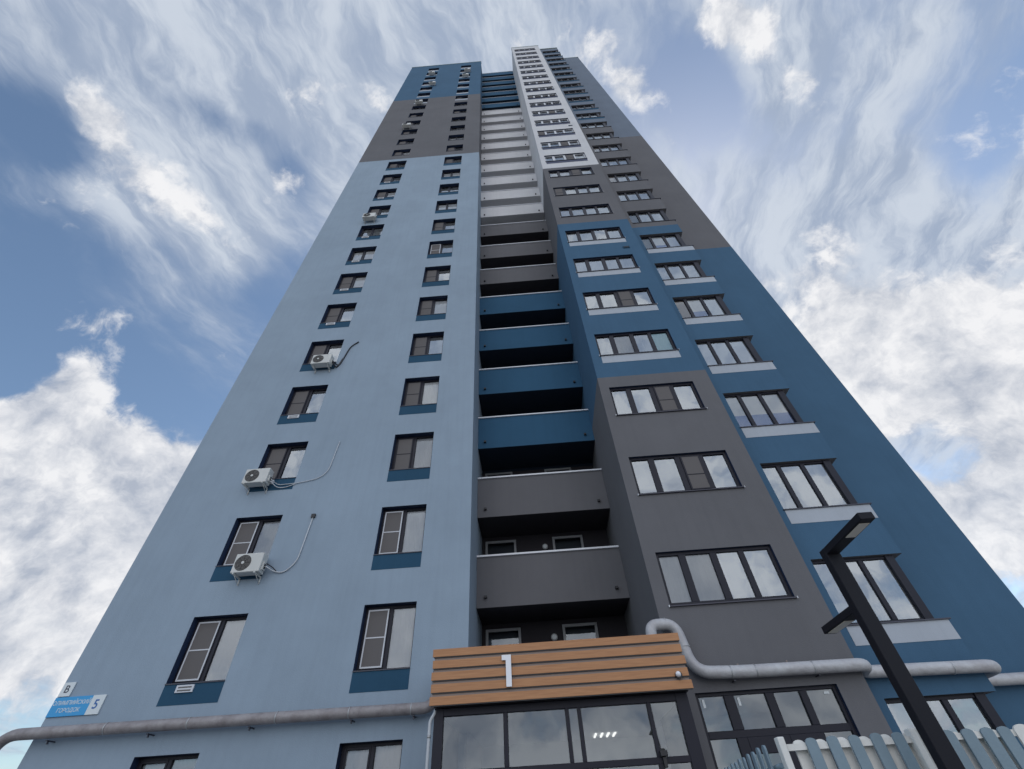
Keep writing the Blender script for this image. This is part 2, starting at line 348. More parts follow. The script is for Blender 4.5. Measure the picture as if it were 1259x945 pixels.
def front(mb, y, x0, x1, z0, z1, holes, zones, depth, rev):
    xs = sorted({x0, x1, *[h[0] for h in holes], *[h[1] for h in holes]})
    zs = sorted({z0, z1, *[h[2] for h in holes], *[h[3] for h in holes], *[q[0] for q in zones if z0 < q[0] < z1]})
    for i in range(len(xs) - 1):
        for j in range(len(zs) - 1):
            cx, cz = (xs[i] + xs[i + 1]) / 2, (zs[j] + zs[j + 1]) / 2
            if any(h[0] < cx < h[1] and h[2] < cz < h[3] for h in holes): continue
            mb.quad([(xs[i], y, zs[j]), (xs[i + 1], y, zs[j]), (xs[i + 1], y, zs[j + 1]), (xs[i], y, zs[j + 1])], zone_of(cz, zones))
    for (a, b, c_, d_) in holes:
        r = rev(c_) if callable(rev) else rev
        y2 = y + depth
        mb.quad([(a, y, c_), (a, y, d_), (a, y2, d_), (a, y2, c_)], r)
        mb.quad([(b, y, c_), (b, y2, c_), (b, y2, d_), (b, y, d_)], r)
        mb.quad([(a, y, d_), (b, y, d_), (b, y2, d_), (a, y2, d_)], r)
        mb.quad([(a, y, c_), (a, y2, c_), (b, y2, c_), (b, y, c_)], r)
def side(mb, x, y0, y1, z0, z1, zones):
    zs = sorted({z0, z1, *[q[0] for q in zones if z0 < q[0] < z1]})
    for j in range(len(zs) - 1):
        mb.quad([(x, y0, zs[j]), (x, y1, zs[j]), (x, y1, zs[j + 1]), (x, y0, zs[j + 1])], zone_of((zs[j] + zs[j + 1]) / 2, zones))
def roof(mb, x0, x1, y0, y1, z, m): mb.quad([(x0, y0, z), (x1, y0, z), (x1, y1, z), (x0, y1, z)], m)
# ---- flat wing (light blue) with two window columns
NW = 27
LX = [(-9.14, -7.67), (-4.54, -3.14)]
holesL = [(a, b, 1.67 + H * n, 3.20 + H * n) for (a, b) in LX for n in range(NW)]
w = MB(); front(w, DL, XL0, XL1, 0, TOP, holesL, ZL, .2, NAVY)
side(w, XL0, DL, YB, 0, TOP, ZL); side(w, XL1, DL, YB, 0, TOP, ZL); roof(w, XL0, XL1, DL, YB, TOP, GREY)
tb(w, 'flat_wing_wall')
# ---- bay A
AX = (3.07, 5.92)
holesA = [(AX[0], AX[1], 5.13 + H * n, 6.40 + H * n) for n in range(26)] + [(AX[0], AX[1], .35, 3.46)]
w = MB(); front(w, DA, XR1, XA1, 0, TOP, holesA, ZA, .075, NAVY)
side(w, XR1, DA, YB, 0, TOP, ZA); side(w, XA1, DA, DB + 1, 0, TOP, ZA); roof(w, XR1, XA1, DA, YB, TOP, GREY)
tb(w, 'bay_wall')
# ---- corner bay B: loggia with stacked spandrels
BX = (6.95, 9.02)
w = MB()
holesB = []
# pier at the left, spandrels across, glazing set back
front(w, DB, XA1, BX[0], 0, TOP, [], ZB, 0, NAVY)
side(w, BX[0], DB, DB + .16, 0, TOP, ZB)
for k in range(0, 28):
    z1 = 3.23 + H * k; z0 = z1 + 1.38
    if k == 27: break
    zt = min(z0, TOP)
    front(w, DB, BX[0], XB1, z1, zt, [], ZB, 0, NAVY)
    side(w, XB1, DB, DC, z1, zt, ZB)
    roof(w, BX[0], XB1, DB, DC, z1, DARK if False else GREY); roof(w, BX[0], XB1, DB, DC, zt, GREY)
front(w, DB, BX[0], XB1, 0, 1.7, [], ZB, 0, NAVY); side(w, XB1, DB, DC, 0, 1.7, ZB)
tb(w, 'corner_bay_wall')
# ---- end wing C
w = MB(); front(w, DC, XB1 - .6, XC1, 0, TOP, [], ZC, 0, NAVY)
side(w, XC1, DC, YB, 0, TOP, ZC); roof(w, XB1 - .6, XC1, DC, YB, TOP, GREY); roof(w, XA1 + .01, XB1 - .61, DB + .2, YB, TOP, GREY)
tb(w, 'end_wing_wall')
# ---- recess behind the balconies
ZRs = [(12.0, INNER_G), (23.6, INNER_N), (32.3, INNER_G), (61.3, WHITE), (999, INNER_N)]  # grey and blue zones use the copies with shade painted in
w = MB()
doorX = [(-1.62, -.52), (.78, 1.86)]
holesR = [(a, b, 3.72 + H * k, 6.18 + H * k) for (a, b) in doorX for k in range(4)]
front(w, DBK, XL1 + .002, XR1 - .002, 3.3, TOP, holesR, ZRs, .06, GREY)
roof(w, XL1 + .002, XR1 - .002, DR, YB, TOP - .02, GREY)
tb(w, 'recess_wall')
w = MB(); w.quad([(XL0, YB, 0), (XC1, YB, 0), (XC1, YB, TOP), (XL0, YB, TOP)], GREY); tb(w, 'rear_wall')
# balconies: slab + solid parapet, steel cap and two drain spouts
kb = {}
for k in range(-2, 25):
    z0, z1 = 9.22 + H * k, 10.74 + H * k
    if z1 > TOP: z1 = TOP
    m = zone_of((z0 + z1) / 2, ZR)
    if k == 24: z1 = TOP - .02
    key = (m.name, k == 24)
    capm = CAPM if m is not WHITE else CAPM
    if key not in kb:
        w = MB(); x0, x1 = XL1 + .004, XR1 - .004; h = z1 - z0
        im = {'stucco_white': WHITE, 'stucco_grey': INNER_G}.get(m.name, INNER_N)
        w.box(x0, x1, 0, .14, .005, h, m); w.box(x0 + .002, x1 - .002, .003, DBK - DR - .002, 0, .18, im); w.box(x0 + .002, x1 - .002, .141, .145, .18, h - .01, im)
        o = tb(w, 'balcony', loc=(0, DR, z0))
        c_ = MB(); c_.box(x0, x1, -.05, .17, h + .002, h + .055, capm); c_.build('rail_cap', o)
        if k < 24:
            for sx in (-1.46, 2.43):
                s_ = MB(); s_.box(sx - .045, sx + .045, -.085, 0, .26, .33, BLACK); s_.build('drain_spout', o, bevel=.006)
        kb[key] = o
    else: dup(kb[key], None, Vector((0, DR, z0)) + OFF)
# doors and round lamps on the lower balconies
def balcony_door(x0, x1, z):
    f = MB(); wd, ht, t = x1 - x0, 2.46, .08
    f.box(0, t, 0, .07, 0, ht, FRAMEG); f.box(wd - t, wd, 0, .07, 0, ht, FRAMEG); f.box(t, wd - t, 0, .07, ht - t, ht, FRAMEG); f.box(t, wd - t, 0, .07, 0, t, FRAMEG); f.box(t, wd - t, 0, .07, 1.0, 1.08, FRAMEG)
    o = tb(f, 'balcony_door', bevel=.006, loc=(x0, DBK - .02, z))
    p = MB(); p.quad([(t, .04, t), (wd - t, .04, t), (wd - t, .04, ht - t), (t, .04, ht - t)], GLASSL); p.build('pane', o)
    p = MB(); p.quad([(0, .30, 0), (wd, .30, 0), (wd, .30, ht), (0, .30, ht)], CUR['d']); p.build('curtain', o)
    return o
d0 = balcony_door(*doorX[0], 3.72); d1 = balcony_door(*doorX[1], 3.72)
rl = MB(); rl.disc((0, 0, 0), (0, -1, 0), .10, FRAMEG, .05); rl.disc((0, -.05, 0), (0, -1, 0), .07, SIGNW, .02)
r0 = tb(rl, 'wall_lamp', loc=(.50, DBK - .005, 5.83))
for k in range(1, 4):
    dup(d0, None, d0.location + Vector((0, 0, H * k))); dup(d1, None, d1.location + Vector((0, 0, H * k))); dup(r0, None, r0.location + Vector((0, 0, H * k)))
# ---- windows of the flat wing
def pane_part(parent, x0, x1, z0, z1, y=.045, m=GLASS):
    p = MB(); p.quad([(x0, y, z0), (x1, y, z0), (x1, y, z1), (x0, y, z1)], m); return p.build('pane', parent)
_cur = {}
def curtain_part(parent, x0, x1, z0, z1, kind, y=.082):
    key = (round(x1 - x0, 3), round(z1 - z0, 3), kind, round(x0, 3), round(z0, 3), y)
    if key in _cur:
        o = bpy.data.objects.new('curtain', _cur[key]); COL.objects.link(o); o.parent = parent; return o
    p = MB(); n = 10 if kind in 'wpgc' else 1
    amp = .004 if n > 1 else 0
    for i in range(n):
        xa, xb = x0 + (x1 - x0) * i / n, x0 + (x1 - x0) * (i + 1) / n
        ya, yb = y + (amp if i % 2 else -amp), y + (-amp if i % 2 else amp)
        p.quad([(xa, ya, z0), (xb, yb, z0), (xb, yb, z1), (xa, ya, z1)], CUR[kind], True)
    o = p.build('curtain', parent); _cur[key] = o.data; return o
def two_pane(wd, ht, screen, grille, band, kinds, gm=None):
    """dark frame, sash with insect screen on the left, fixed pane on the right"""
    f = MB(); t = .065; mx = wd * .47
    f.box(0, t, 0, .07, 0, ht, FRAME); f.box(wd - t, wd, 0, .07, 0, ht, FRAME)
    f.box(t, wd - t, 0, .07, ht - t, ht, FRAME); f.box(t, wd - t, 0, .07, 0, t, FRAME); f.box(mx, mx + .085, 0, .07, t, ht - t, FRAME)
    f.box(t, t + .045, -.012, .02, t, ht - t, FRAME); f.box(mx - .045, mx, -.012, .02, t, ht - t, FRAME)
    f.box(t + .045, mx - .045, -.012, .02, ht - t - .045, ht - t, FRAME); f.box(t + .045, mx - .045, -.012, .02, t, t + .045, FRAME)
    o = f.build('window', tower, bevel=.004)
    gm = gm or GLASS
    pane_part(o, t, mx, t, ht - t, m=gm); pane_part(o, mx + .085, wd - t, t, ht - t, m=gm)
    curtain_part(o, t, mx, t, ht - t, kinds[0]); curtain_part(o, mx + .085, wd - t, t, ht - t, kinds[1])
    sm = FRAMEW if screen == 'w' else FRAME
    if screen:
        n = MB(); q = .035; a, b, zb, zt = t + .02, mx - .02, t + .02, ht - t - .02; y0 = -.035
        n.box(a, a + q, y0, y0 + .015, zb, zt, sm); n.box(b - q, b, y0, y0 + .015, zb, zt, sm)
        n.box(a + q, b - q, y0, y0 + .015, zb, zb + q, sm); n.box(a + q, b - q, y0, y0 + .015, zt - q, zt, sm)
        zm = zb + (zt - zb) * .5; n.box(a + q, b - q, y0, y0 + .015, zm - .014, zm + .014, sm)
        n.quad([(a + q, y0 + .008, zb + q), (b - q, y0 + .008, zb + q), (b - q, y0 + .008, zt - q), (a + q, y0 + .008, zt - q)], NET)
        n.build('insect_screen', o)
    s_ = MB(); s_.box(-.0, wd, -.225, -.002, -.02, .004, SILL); s_.build('sill', o)
    if band:
        b_ = MB(); b_.box(.0, wd, -.206, -.2, -.445, -.022, band); b_.build('spandrel_panel', o)
    if grille:
        v = MB(); gx0, gx1 = .33, .76; v.box(gx0, gx1, -.235, -.206, -.20, -.045, FRAMEW)
        for i in range(2): v.box(gx0 + .05, gx1 - .05, -.238, -.235, -.175 + .065 * i, -.145 + .065 * i, ACD)
        v.build('vent_grille', o)
    return o
winc = {}
for ci, (a, b) in enumerate(LX):
    for n in range(NW):
        z0 = 1.67 + H * n
        band = BAND if n < 14 else (None if n < 20 else BANDW)
        if n == 0: band = None
        screen = 'w' if (ci == 0 and n in (1, 2)) or (ci == 1 and n in (1, 2, 8)) else 'd'
        if n == 0: screen = None
        grille = ci == 0 and n in (1, 3, 4, 6, 7, 8, 9, 10, 11, 12)
        k1 = random.choice('dddb') if n else 'g'
        k2 = ['g', 'w', 'g', 'g', 'g', 'w', 'p', 'w', 'w', 'w'][n] if n < 10 else random.choice('wpwg')
        if ci == 1 and n < 6: k2 = ['g', 'w', 'p', 'g', 'w', 'p'][n]
        if n >= 8 and random.random() < .45: k1, screen = 'w', None
        gm = GLASSM if n <= 2 or random.random() < .3 else GLASS
        key = (ci, screen, grille, band.name if band else '', k1, k2, gm.name)
        loc = Vector((a, DL + .2, z0)) + OFF
        if key in winc: o = dup(winc[key], None, loc)
        else: o = two_pane(b - a, 1.53, screen, grille, band, (k1, k2), gm); o.location = loc; winc[key] = o
# ---- bay A windows (four lights)
def bay_win(n, kinds, band, screen=None):
    wd, ht, t = AX[1] - AX[0], 1.27, .075
    FR = FRAMEW if n >= 10 else FRAME
    f = MB(); f.box(0, t, 0, .07, 0, ht, FR); f.box(wd - t, wd, 0, .07, 0, ht, FR)
    f.box(t, wd - t, 0, .07, ht - t, ht, FR); f.box(t, wd - t, 0, .07, 0, t + .015, FR)
    bars = [(.56, .73), (1.34, 1.50), (2.04, 2.17)]
    for (p, q) in bars: f.box(p, q, 0, .07, t + .015, ht - t, FR)
    o = f.build('bay_window', tower, Vector((AX[0], DA + .075, 5.13 + H * n)) + OFF, .005)
    xs = [(t, .56), (.73, 1.34), (1.50, 2.04), (2.17, wd - t)]
    for i, (p, q) in enumerate(xs):
        if kinds[i] == 'o':      # a tilted sash with the dark room behind
            pp = MB(); pp.quad([(p, .06, t), (q, .06, t), (q, -.0, ht - t), (p, -.0, ht - t)], GLASS); pp.build('pane', o); curtain_part(o, p, q, t, ht - t, 'd')
        else:
            pane_part(o, p, q, t, ht - t, m=GLASSM if kinds[i] in 'cbg' else GLASS); curtain_part(o, p, q, t, ht - t, kinds[i])
    if screen is not None:
        p, q = xs[screen]; s_ = MB(); y0 = -.028; e = .03
        s_.box(p - .01, p + e, y0, y0 + .015, t, ht - t, FRAME); s_.box(q - e, q + .01, y0, y0 + .015, t, ht - t, FRAME)
        s_.box(p + e, q - e, y0, y0 + .015, ht - t - e, ht - t, FRAME); s_.box(p + e, q - e, y0, y0 + .015, t, t + e, FRAME); s_.box(p + e, q - e, y0, y0 + .015, .55, .575, FRAME)
        s_.quad([(p + e, y0 + .008, t), (q - e, y0 + .008, t), (q - e, y0 + .008, ht - t), (p + e, y0 + .008, ht - t)], NET); s_.build('insect_screen', o)
    s_ = MB(); s_.box(-.02, wd + .02, -.125, -.002, -.022, .002, SILL); s_.build('sill', o)
    for ex in (-.035, wd + .02):
        c_ = MB(); c_.box(ex, ex + .015, -.13, -.077, -.03, .012, CAPM); c_.build('sill_end', o)
    if band:
        b_ = MB(); b_.box(.03, wd + .0, -.082, -.0755, -.40, -.024, band); b_.build('spandrel_panel', o)
    return o
rowsA = {0: ('gglp', None), 1: ('llbl', 2), 2: ('plbl', 2), 3: ('pgpc', None), 4: ('wwbw', 2), 5: ('pppp', None), 6: ('wwow', None), 7: ('ppwp', None), 8: ('bwww', 0), 9: ('wwbw', 2), 10: ('wwbw', 2)}
for n in range(26):
    kinds, scr = rowsA.get(n, (''.join(random.choice('wwpgb') for _ in range(4)), random.choice([None, None, 0, 2])))
    z = 5.13 + H * n
    band = BANDW if 12.7 < z < 24.6 else (BANDG if z > 32.9 else None)
    bay_win(n, kinds, band, scr)
# ---- corner loggia windows B
def corner_win(k, kinds, band):
    z0 = 4.61 + H * (k - 1); ht = 1.52; t = .07
    if k == 0: z0, ht = 1.7, 1.53
    y = DB + .10; wd = BX[1] - BX[0]
    f = MB(); f.box(0, .05, 0, .07, 0, ht, FRAME); f.box(wd - .20, wd, -.03, .07, 0, ht, FRAME)
    f.box(.05, wd - .20, 0, .07, ht - t, ht, FRAME); f.box(.05, wd - .20, 0, .07, 0, t, FRAME)
    bars = [(.48, .60), (1.18, 1.30)]
    for (p, q) in bars: f.box(p, q, 0, .07, t, ht - t, FRAME)
    f.box(wd - .07, wd, .07, DC - y, ht - t, ht, FRAME); f.box(wd - .07, wd, .07, DC - y, 0, t, FRAME)
    o = f.build('corner_window', tower, Vector((BX[0], y, z0)) + OFF, .005)
    xs = [(.05, .48), (.60, 1.18), (1.30, wd - .20)]
    for i, (p, q) in enumerate(xs): pane_part(o, p, q, t, ht - t, m=GLASSM if (k == 3 or kinds[i] in 'udb') else GLASS); curtain_part(o, p, q, t, ht - t, kinds[i])
    p = MB(); p.quad([(wd - .03, .07, t), (wd - .03, DC - y, t), (wd - .03, DC - y, ht - t), (wd - .03, .07, ht - t)], GLASS); p.build('pane', o)
    p = MB(); p.quad([(wd - .10, .13, 0), (wd - .10, DC - y, 0), (wd - .10, DC - y, ht), (wd - .10, .13, ht)], CUR['p']); p.build('curtain', o)
    s_ = MB(); s_.box(-.03, XB1 - BX[0] + .06, -.14, .0, -.022, .004, SILL); s_.build('sill', o)
    if band:
        b_ = MB(); b_.box(-.0, XB1 - BX[0] + .006, -.107, -.1005, -.42, -.024, band); b_.build('spandrel_panel', o)
    return o
rowsB = {0: 'ggg', 1: 'www', 2: 'www', 3: 'uuu', 4: 'lll', 5: 'bup', 6: 'ppp', 7: 'dup', 8: 'dww', 9: 'www', 10: 'bww', 11: 'www', 12: 'bww', 13: 'dww'}
for k in range(27):
    z0 = 4.61 + H * (k - 1)
    band = BANDW if 0 < k and z0 < 24.0 else (None if z0 < 43.9 else BAND)
    corner_win(k, rowsB.get(k, ''.join(random.choice('ddgpg') for _ in range(3))), band)
# copings
w = MB()
w.box(XL0 - .04, XL1 + .04, DL - .05, DL + .3, TOP, TOP + .10, COPE); w.box(XR1 - .03, XA1 + .04, DA - .05, DA + .3, TOP, TOP + .1, COPE)
w.box(XA1 + .05, XB1 + .04, DB - .05, DB + .3, TOP, TOP + .1, COPE); w.box(XB1 + .05, XC1 + .04, DC - .05, DC + .3, TOP, TOP + .1, COPE)
w.box(XL1 + .05, XR1 - .05, DR - .05, DR + .25, TOP + .002, TOP + .1, COPE)
tb(w, 'roof_coping')
for (x, z) in ((5.78, 21.58), (5.84, 41.85)):
    v = MB(); v.box(-.16, .16, -.03, 0, -.08, .08, BAND)
    for i in range(4): v.box(-.13, .13, -.036, -.03, -.06 + .033 * i, -.045 + .033 * i, BLACK)
    tb(v, 'vent_grille', loc=(x, DA - .001, z))
# ---- ground floor glazing of bay A
def storefront():
    z0, z1 = .35, 3.46; wd = AX[1] - AX[0]; f = MB(); D_ = .08
    f.box(0, .07, 0, D_, 0, z1 - z0, FRAME); f.box(wd - .07, wd, 0, D_, 0, z1 - z0, FRAME); f.box(.07, wd - .07, 0, D_, z1 - z0 - .06, z1 - z0, FRAME)
    zt0, zt1 = 2.72 - z0, 2.84 - z0
    f.box(.07, wd - .07, 0, D_, zt0, zt1, FRAME); f.box(.07, wd - .07, 0, D_, 0, .1, FRAME)
    bars = [(.58, .78), (1.41, 1.58), (2.10, 2.24)]
    for (p, q) in bars: f.box(p, q, -.004, D_ + .002, .1, zt0, FRAME); f.box(p, q, -.004, D_ + .002, zt1, z1 - z0 - .06, FRAME)
    f.box(.78, 1.41, -.01, D_ - .01, zt0 - .25, zt0, FRAME); f.box(1.58, 2.10, -.01, D_ - .01, zt0 - .12, zt0, FRAME)
    o = f.build('storefront_glazing', tower, Vector((AX[0], DA + .075, z0)) + OFF, .006)
    for (p, q) in [(.07, .58), (.78, 1.41), (1.58, 2.10), (2.24, wd - .07)]:
        pane_part(o, p, q, .1, zt0, m=GLASSL); pane_part(o, p, q, zt1, z1 - z0 - .06, m=GLASSL)
    for i, (p, q) in enumerate([(.07, .58), (.78, 1.41), (2.24, wd - .07)]):
        s_ = MB(); x_ = p + .06 if i < 2 else q - .2; s_.box(x_, x_ + .05 + (.06 if i == 2 else 0), .03, .04, z1 - z0 - .24 + (.1 if i == 2 else 0), z1 - z0 - .10, SIGNW); s_.build('sticker', o)
storefront()
# rooms behind ground glazing: shop and lobby
def room(name, x0, x1, y0, y1, z0, z1):
    r = MB()
    r.quad([(x0, y1, z0), (x1, y1, z0), (x1, y1, z1), (x0, y1, z1)], ROOM); r.quad([(x0, y0, z0), (x0, y1, z0), (x0, y1, z1), (x0, y0, z1)], ROOM)
    r.quad([(x1, y0, z0), (x1, y1, z0), (x1, y1, z1), (x1, y0, z1)], ROOM); r.quad([(x0, y0, z1), (x1, y0, z1), (x1, y1, z1), (x0, y1, z1)], ROOM)
    r.quad([(x0, y0, z0), (x1, y0, z0), (x1, y1, z0), (x0, y1, z0)], PAVE); return tb(r, name)
room('shop_room', AX[0] - .2, AX[1] + .2, DA + .16, DA + 4, .34, 3.6)
lob = room('lobby_room', XL1 + .01, XR1 - .01, DL + .0, 15.2, .05, 3.30)
def lit(name, col, s):
    m = bpy.data.materials.new(name); m.use_nodes = True; p = m.node_tree.nodes['Principled BSDF']
    p.inputs['Emission Color'].default_value = (*col, 1); p.inputs['Emission Strength'].default_value = s; return m
LED = lit('led_tube', (1, .97, .9), 1.0)
for i in range(4):
    l_ = MB(); l_.box(-.022, .022, -.3, .3, -.02, 0, LED); tb(l_, 'ceiling_light', loc=(1.25 + .16 * i, 14.4, 3.29))
l_ = MB()
for (a, b, zt) in ((-1.3, -.2, 2.35), (.1, 1.2, 2.45), (1.5, 2.5, 2.45)):
    l_.box(a, b, 0, .05, 0, zt, CAPM); l_.box(a + .08, b - .08, -.01, 0, .1, zt - .1, CUR['p'])
tb(l_, 'lobby_door', loc=(0, 15.1, .06))

# ================================================================ entrance canopy
YF = 9.70
can = empty('entrance_canopy', (.33, YF, 3.32)); tag(can, 'entrance canopy clad in five orange boards with a white 1 above the glazed porch', 'canopy')
CO = -Vector(can.location)
w = MB(); w.box(-2.02, 2.68, YF + .03, YF + .12, 3.34, 4.21, TAUPE); w.build('backing_panel', can, CO)
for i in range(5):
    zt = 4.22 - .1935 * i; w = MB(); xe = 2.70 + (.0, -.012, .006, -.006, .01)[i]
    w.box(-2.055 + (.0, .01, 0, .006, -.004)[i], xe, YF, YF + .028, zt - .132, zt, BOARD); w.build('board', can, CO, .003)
    w = MB(); w.box(-2.03, xe - .012, YF + .006, YF + .0295, zt - .148, zt - .1335, BLACK); w.build('board_shade', can, CO)  # black strip stands in for the shaded underside of the board
w = MB(); w.box(-2.0, 2.64, YF + .13, DL - .01, 3.30, 3.5, BLACK); w.box(-2.0, 2.64, YF + .13, YF + .35, 3.5, 4.1, BLACK); w.build('roof_slab', can, CO)
w = MB()
x0, x1, zb, zt = -.645, -.545, 3.515, 4.03
pts = [(x1, zb), (x1, zt), (x0 - .075, zt), (x0 - .075, zt - .085), (x0, zt - .085), (x0, zb)]
yf, yb = YF - .055, YF - .015
w.quad([(x0, yf, zb), (x1, yf, zb), (x1, yf, zt), (x0, yf, zt)], WH1); w.quad([(x0 - .075, yf, zt - .085), (x0, yf, zt - .085), (x0, yf, zt), (x0 - .075, yf, zt)], WH1)
w.quad([(x0, yb, zb), (x1, yb, zb), (x1, yb, zt), (x0, yb, zt)], WH1); w.quad([(x0 - .075, yb, zt - .085), (x0, yb, zt - .085), (x0, yb, zt), (x0 - .075, yb, zt)], WH1)
for i in range(6):
    a, b = pts[i], pts[(i + 1) % 6]; w.quad([(a[0], yf, a[1]), (b[0], yf, b[1]), (b[0], yb, b[1]), (a[0], yb, a[1])], WH1)
w.build('entrance_number', can, CO)
# camera on the canopy
sc = empty('security_camera', (2.50, YF - .0, 3.52)); tag(sc, 'small white dome camera in a black ring on the canopy boards', 'camera')
w = MB(); w.disc((0, -.0, 0), (0, -1, 0), .06, BLACK, .04); w.build('mount', sc)
w = MB()
pr = [(.048, 0), (.046, .02), (.038, .04), (.022, .055), (.004, .06)]
w.tube([(-.01, -.04 - q, 0.01) for r_, q in pr], [r_ for r_, q in pr], WH1, 16); w.build('dome', sc)
# ================================================================ glazed porch
YG = 9.92
po = empty('glazed_porch', (.33, YG, 0)); tag(po, 'glazed entrance porch with anthracite frame beneath the orange canopy', 'porch')
PO = -Vector(po.location)
w = MB()
w.box(-2.0, -1.83, YG, YG + .12, 0, 3.298, FRAME); w.box(2.40, 2.62, YG, YG + .12, 0, 3.298, FRAME)
w.box(-1.83, 2.40, YG + .005, YG + .12, 3.18, 3.298, FRAME); w.box(-1.83, 2.40, YG + .005, YG + .11, 2.33, 2.42, FRAME); w.box(-1.83, 2.40, YG + .005, YG + .11, 0, .12, FRAME)
bars = [(-.74, -.66), (.38, .45), (.60, .67), (1.86, 1.93)]
for a, b in bars:
    w.box(a, b, YG, YG + .1, 2.42, 3.18, FRAME); w.box(a, b, YG, YG + .1, .12, 2.33, FRAME)
w.build('porch_frame', po, PO, .005)
ed = [-1.83] + [v for b in bars for v in b] + [2.40]
for i in range(0, len(ed), 2):
    for (za, zb_) in ((2.42, 3.18), (.12, 2.33)):
        p = MB(); p.quad([(ed[i], YG + .06, za), (ed[i + 1], YG + .06, za), (ed[i + 1], YG + .06, zb_), (ed[i], YG + .06, zb_)], GLASSL); p.build('pane', po, PO)
w = MB(); w.box(-2.0, -1.9, YG + .13, DL - .02, 0, 3.298, GREY); w.build('porch_wall', po, PO)
w = MB(); w.box(2.52, 2.62, YG + .13, DA + 1.2, 0, 3.298, GREY); w.build('porch_wall', po, PO)
w = MB(); w.box(-1.89, 2.51, YG + .13, DL - .02, 3.22, 3.295, ROOM); w.build('porch_ceiling', po, PO)
w = MB(); w.box(1.90, 2.02, YG - .09, YG - .0, 2.42, 2.50, BLACK); w.box(1.93, 1.99, YG - .05, YG - .0, 2.28, 2.42, BLACK); w.build('door_closer', po, PO, .006)
# ================================================================ pipes
def pipe(name, pts, r, m, label, rad=.3, flanges=(), cat='pipe', group=None):
    root = empty(name, pts[0]); tag(root, label, cat, group); o_ = -Vector(pts[0])
    w = MB(); w.tube(arc(pts, rad, 9), r, m, 20); w.build('insulation_jacket', root, o_)
    for (x, y, z, ax) in flanges:
        f = MB(); a = Vector((x, y, z)); v = Vector((1, 0, 0)) if ax == 'x' else (Vector((0, 0, 1)) if ax == 'z' else Vector((0, 1, 0)))
        f.tube([a - v * .012, a + v * .012], r + .005, GALV, 20); f.build('joint_band', root, o_)
    return root, o_
pl_, o_ = pipe('heating_pipe', [(-12.35, 12.05, 0), (-12.35, 12.05, 3.72), (-2.42, 12.08, 3.70), (-2.42, 12.05, 4.33), (-2.1, 10.85, 4.33), (.2, 10.8, 4.33)], .115, PIPEB,
     'long brownish insulated heating pipe running along the light blue wing', .45, [(-9.9, 12.05, 3.715, 'x'), (-8.0, 12.06, 3.712, 'x'), (-6.0, 12.065, 3.708, 'x'), (-4.35, 12.07, 3.705, 'x'), (-2.95, 12.08, 3.70, 'x')])
for x in (-11.2, -8.9, -6.6, -4.3, -2.9):
    b = MB(); b.box(x - .02, x + .02, 12.06, 12.298, 3.56, 3.58, SILL); b.box(x - .012, x + .012, 12.10, 12.14, 3.51, 3.56, SILL); b.build('bracket', pl_, o_)
pr_, o_ = pipe('heating_pipe', [(.25, 10.78, 4.33), (2.44, 10.78, 4.33), (2.44, 10.80, 4.69), (3.0, 10.85, 4.72), (3.14, 10.86, 3.78), (4.0, 10.86, 3.74), (6.62, 10.86, 3.72), (6.66, 11.33, 3.68), (9.50, 11.30, 3.63), (9.52, 12.62, 3.60), (12.6, 12.62, 3.58)], .115, PIPEG,
     'grey insulated heating pipe looping over the canopy and along the grey and deep blue bays', .34,
     [(3.85, 10.86, 3.745, 'x'), (4.35, 10.86, 3.74, 'x'), (2.80, 10.84, 4.71, 'x'), (3.08, 10.855, 4.25, 'z'), (5.5, 10.86, 3.73, 'x'), (8.5, 11.31, 3.64, 'x')])
for (x, y) in ((3.9, DA), (5.6, DA), (8.4, DB)):
    b = MB(); b.box(x - .02, x + .02, y - .16, y - .002, 3.59, 3.61, SILL); b.build('bracket', pr_, o_)
for (x, y) in ((4.05, 10.86), (5.05, 10.86)):
    b = MB(); b.tube([(x, y, 3.84), (x, y, 3.88)], .016, TAUPE, 8); b.build('valve_stub', pr_, o_)
dp = empty('downpipe', (-2.06, YG + .02, 0)); tag(dp, 'thin white drainpipe at the left edge of the glazed porch', 'drainpipe')
w = MB(); w.tube(arc([(-1.99, YG + .05, 3.30), (-1.99, YG + .0, 3.24), (-2.07, YG + .0, 3.12), (-2.07, YG + .0, 0)], .05, 5), .028, HOSEW, 12); w.build('pipe', dp, -Vector(dp.location))
w = MB(); w.tube([(-2.07, YG, 2.88), (-2.07, YG, 2.92)], .034, GALV, 12); w.build('joint_band', dp, -Vector(dp.location))
# ================================================================ signs
def plate(name, x0, x1, z0, z1, m, label, cat):
    r = empty(name, ((x0 + x1) / 2, DL, (z0 + z1) / 2)); tag(r, label, cat)
    w = MB(); w.box(x0, x1, DL - .03, DL - .004, z0, z1, m); w.build('plate', r, -Vector(r.location), .003); return r
def letters(r, body, size, m, x, z, bold=0, sx=1.0, y=DL - .031):
    t = text_mesh(body, size, m, .002, 'lettering', bold, sx); t.parent = r; t.location = Vector((x, y, z)) - Vector(r.location)
b1 = plate('entrance_letter_sign', -11.72, -11.44, 4.455, 4.75, SIGNW, 'small white plate with the letter В above the blue street sign', 'sign')
letters(b1, 'B', .22, SIGNK, -11.58, 4.60, .002)
b2 = plate('street_name_sign', -11.74, -10.81, 4.05, 4.44, SIGNB, 'blue street name sign with white lettering and the number 5', 'sign')
letters(b2, 'ОЛИМПИЙСКИЙ', .118, SIGNW, -11.27, 4.315, .001, .95); letters(b2, 'ГОРОДОК', .118, SIGNW, -11.27, 4.165, .001, .95)
w = MB(); w.box(-10.808, -10.49, DL - .032, DL - .004, 4.05, 4.44, SIGNW); w.build('number_plate', b2, -Vector(b2.location), .003)
letters(b2, '5', .26, SIGNI, -10.65, 4.245, .004, y=DL - .034)
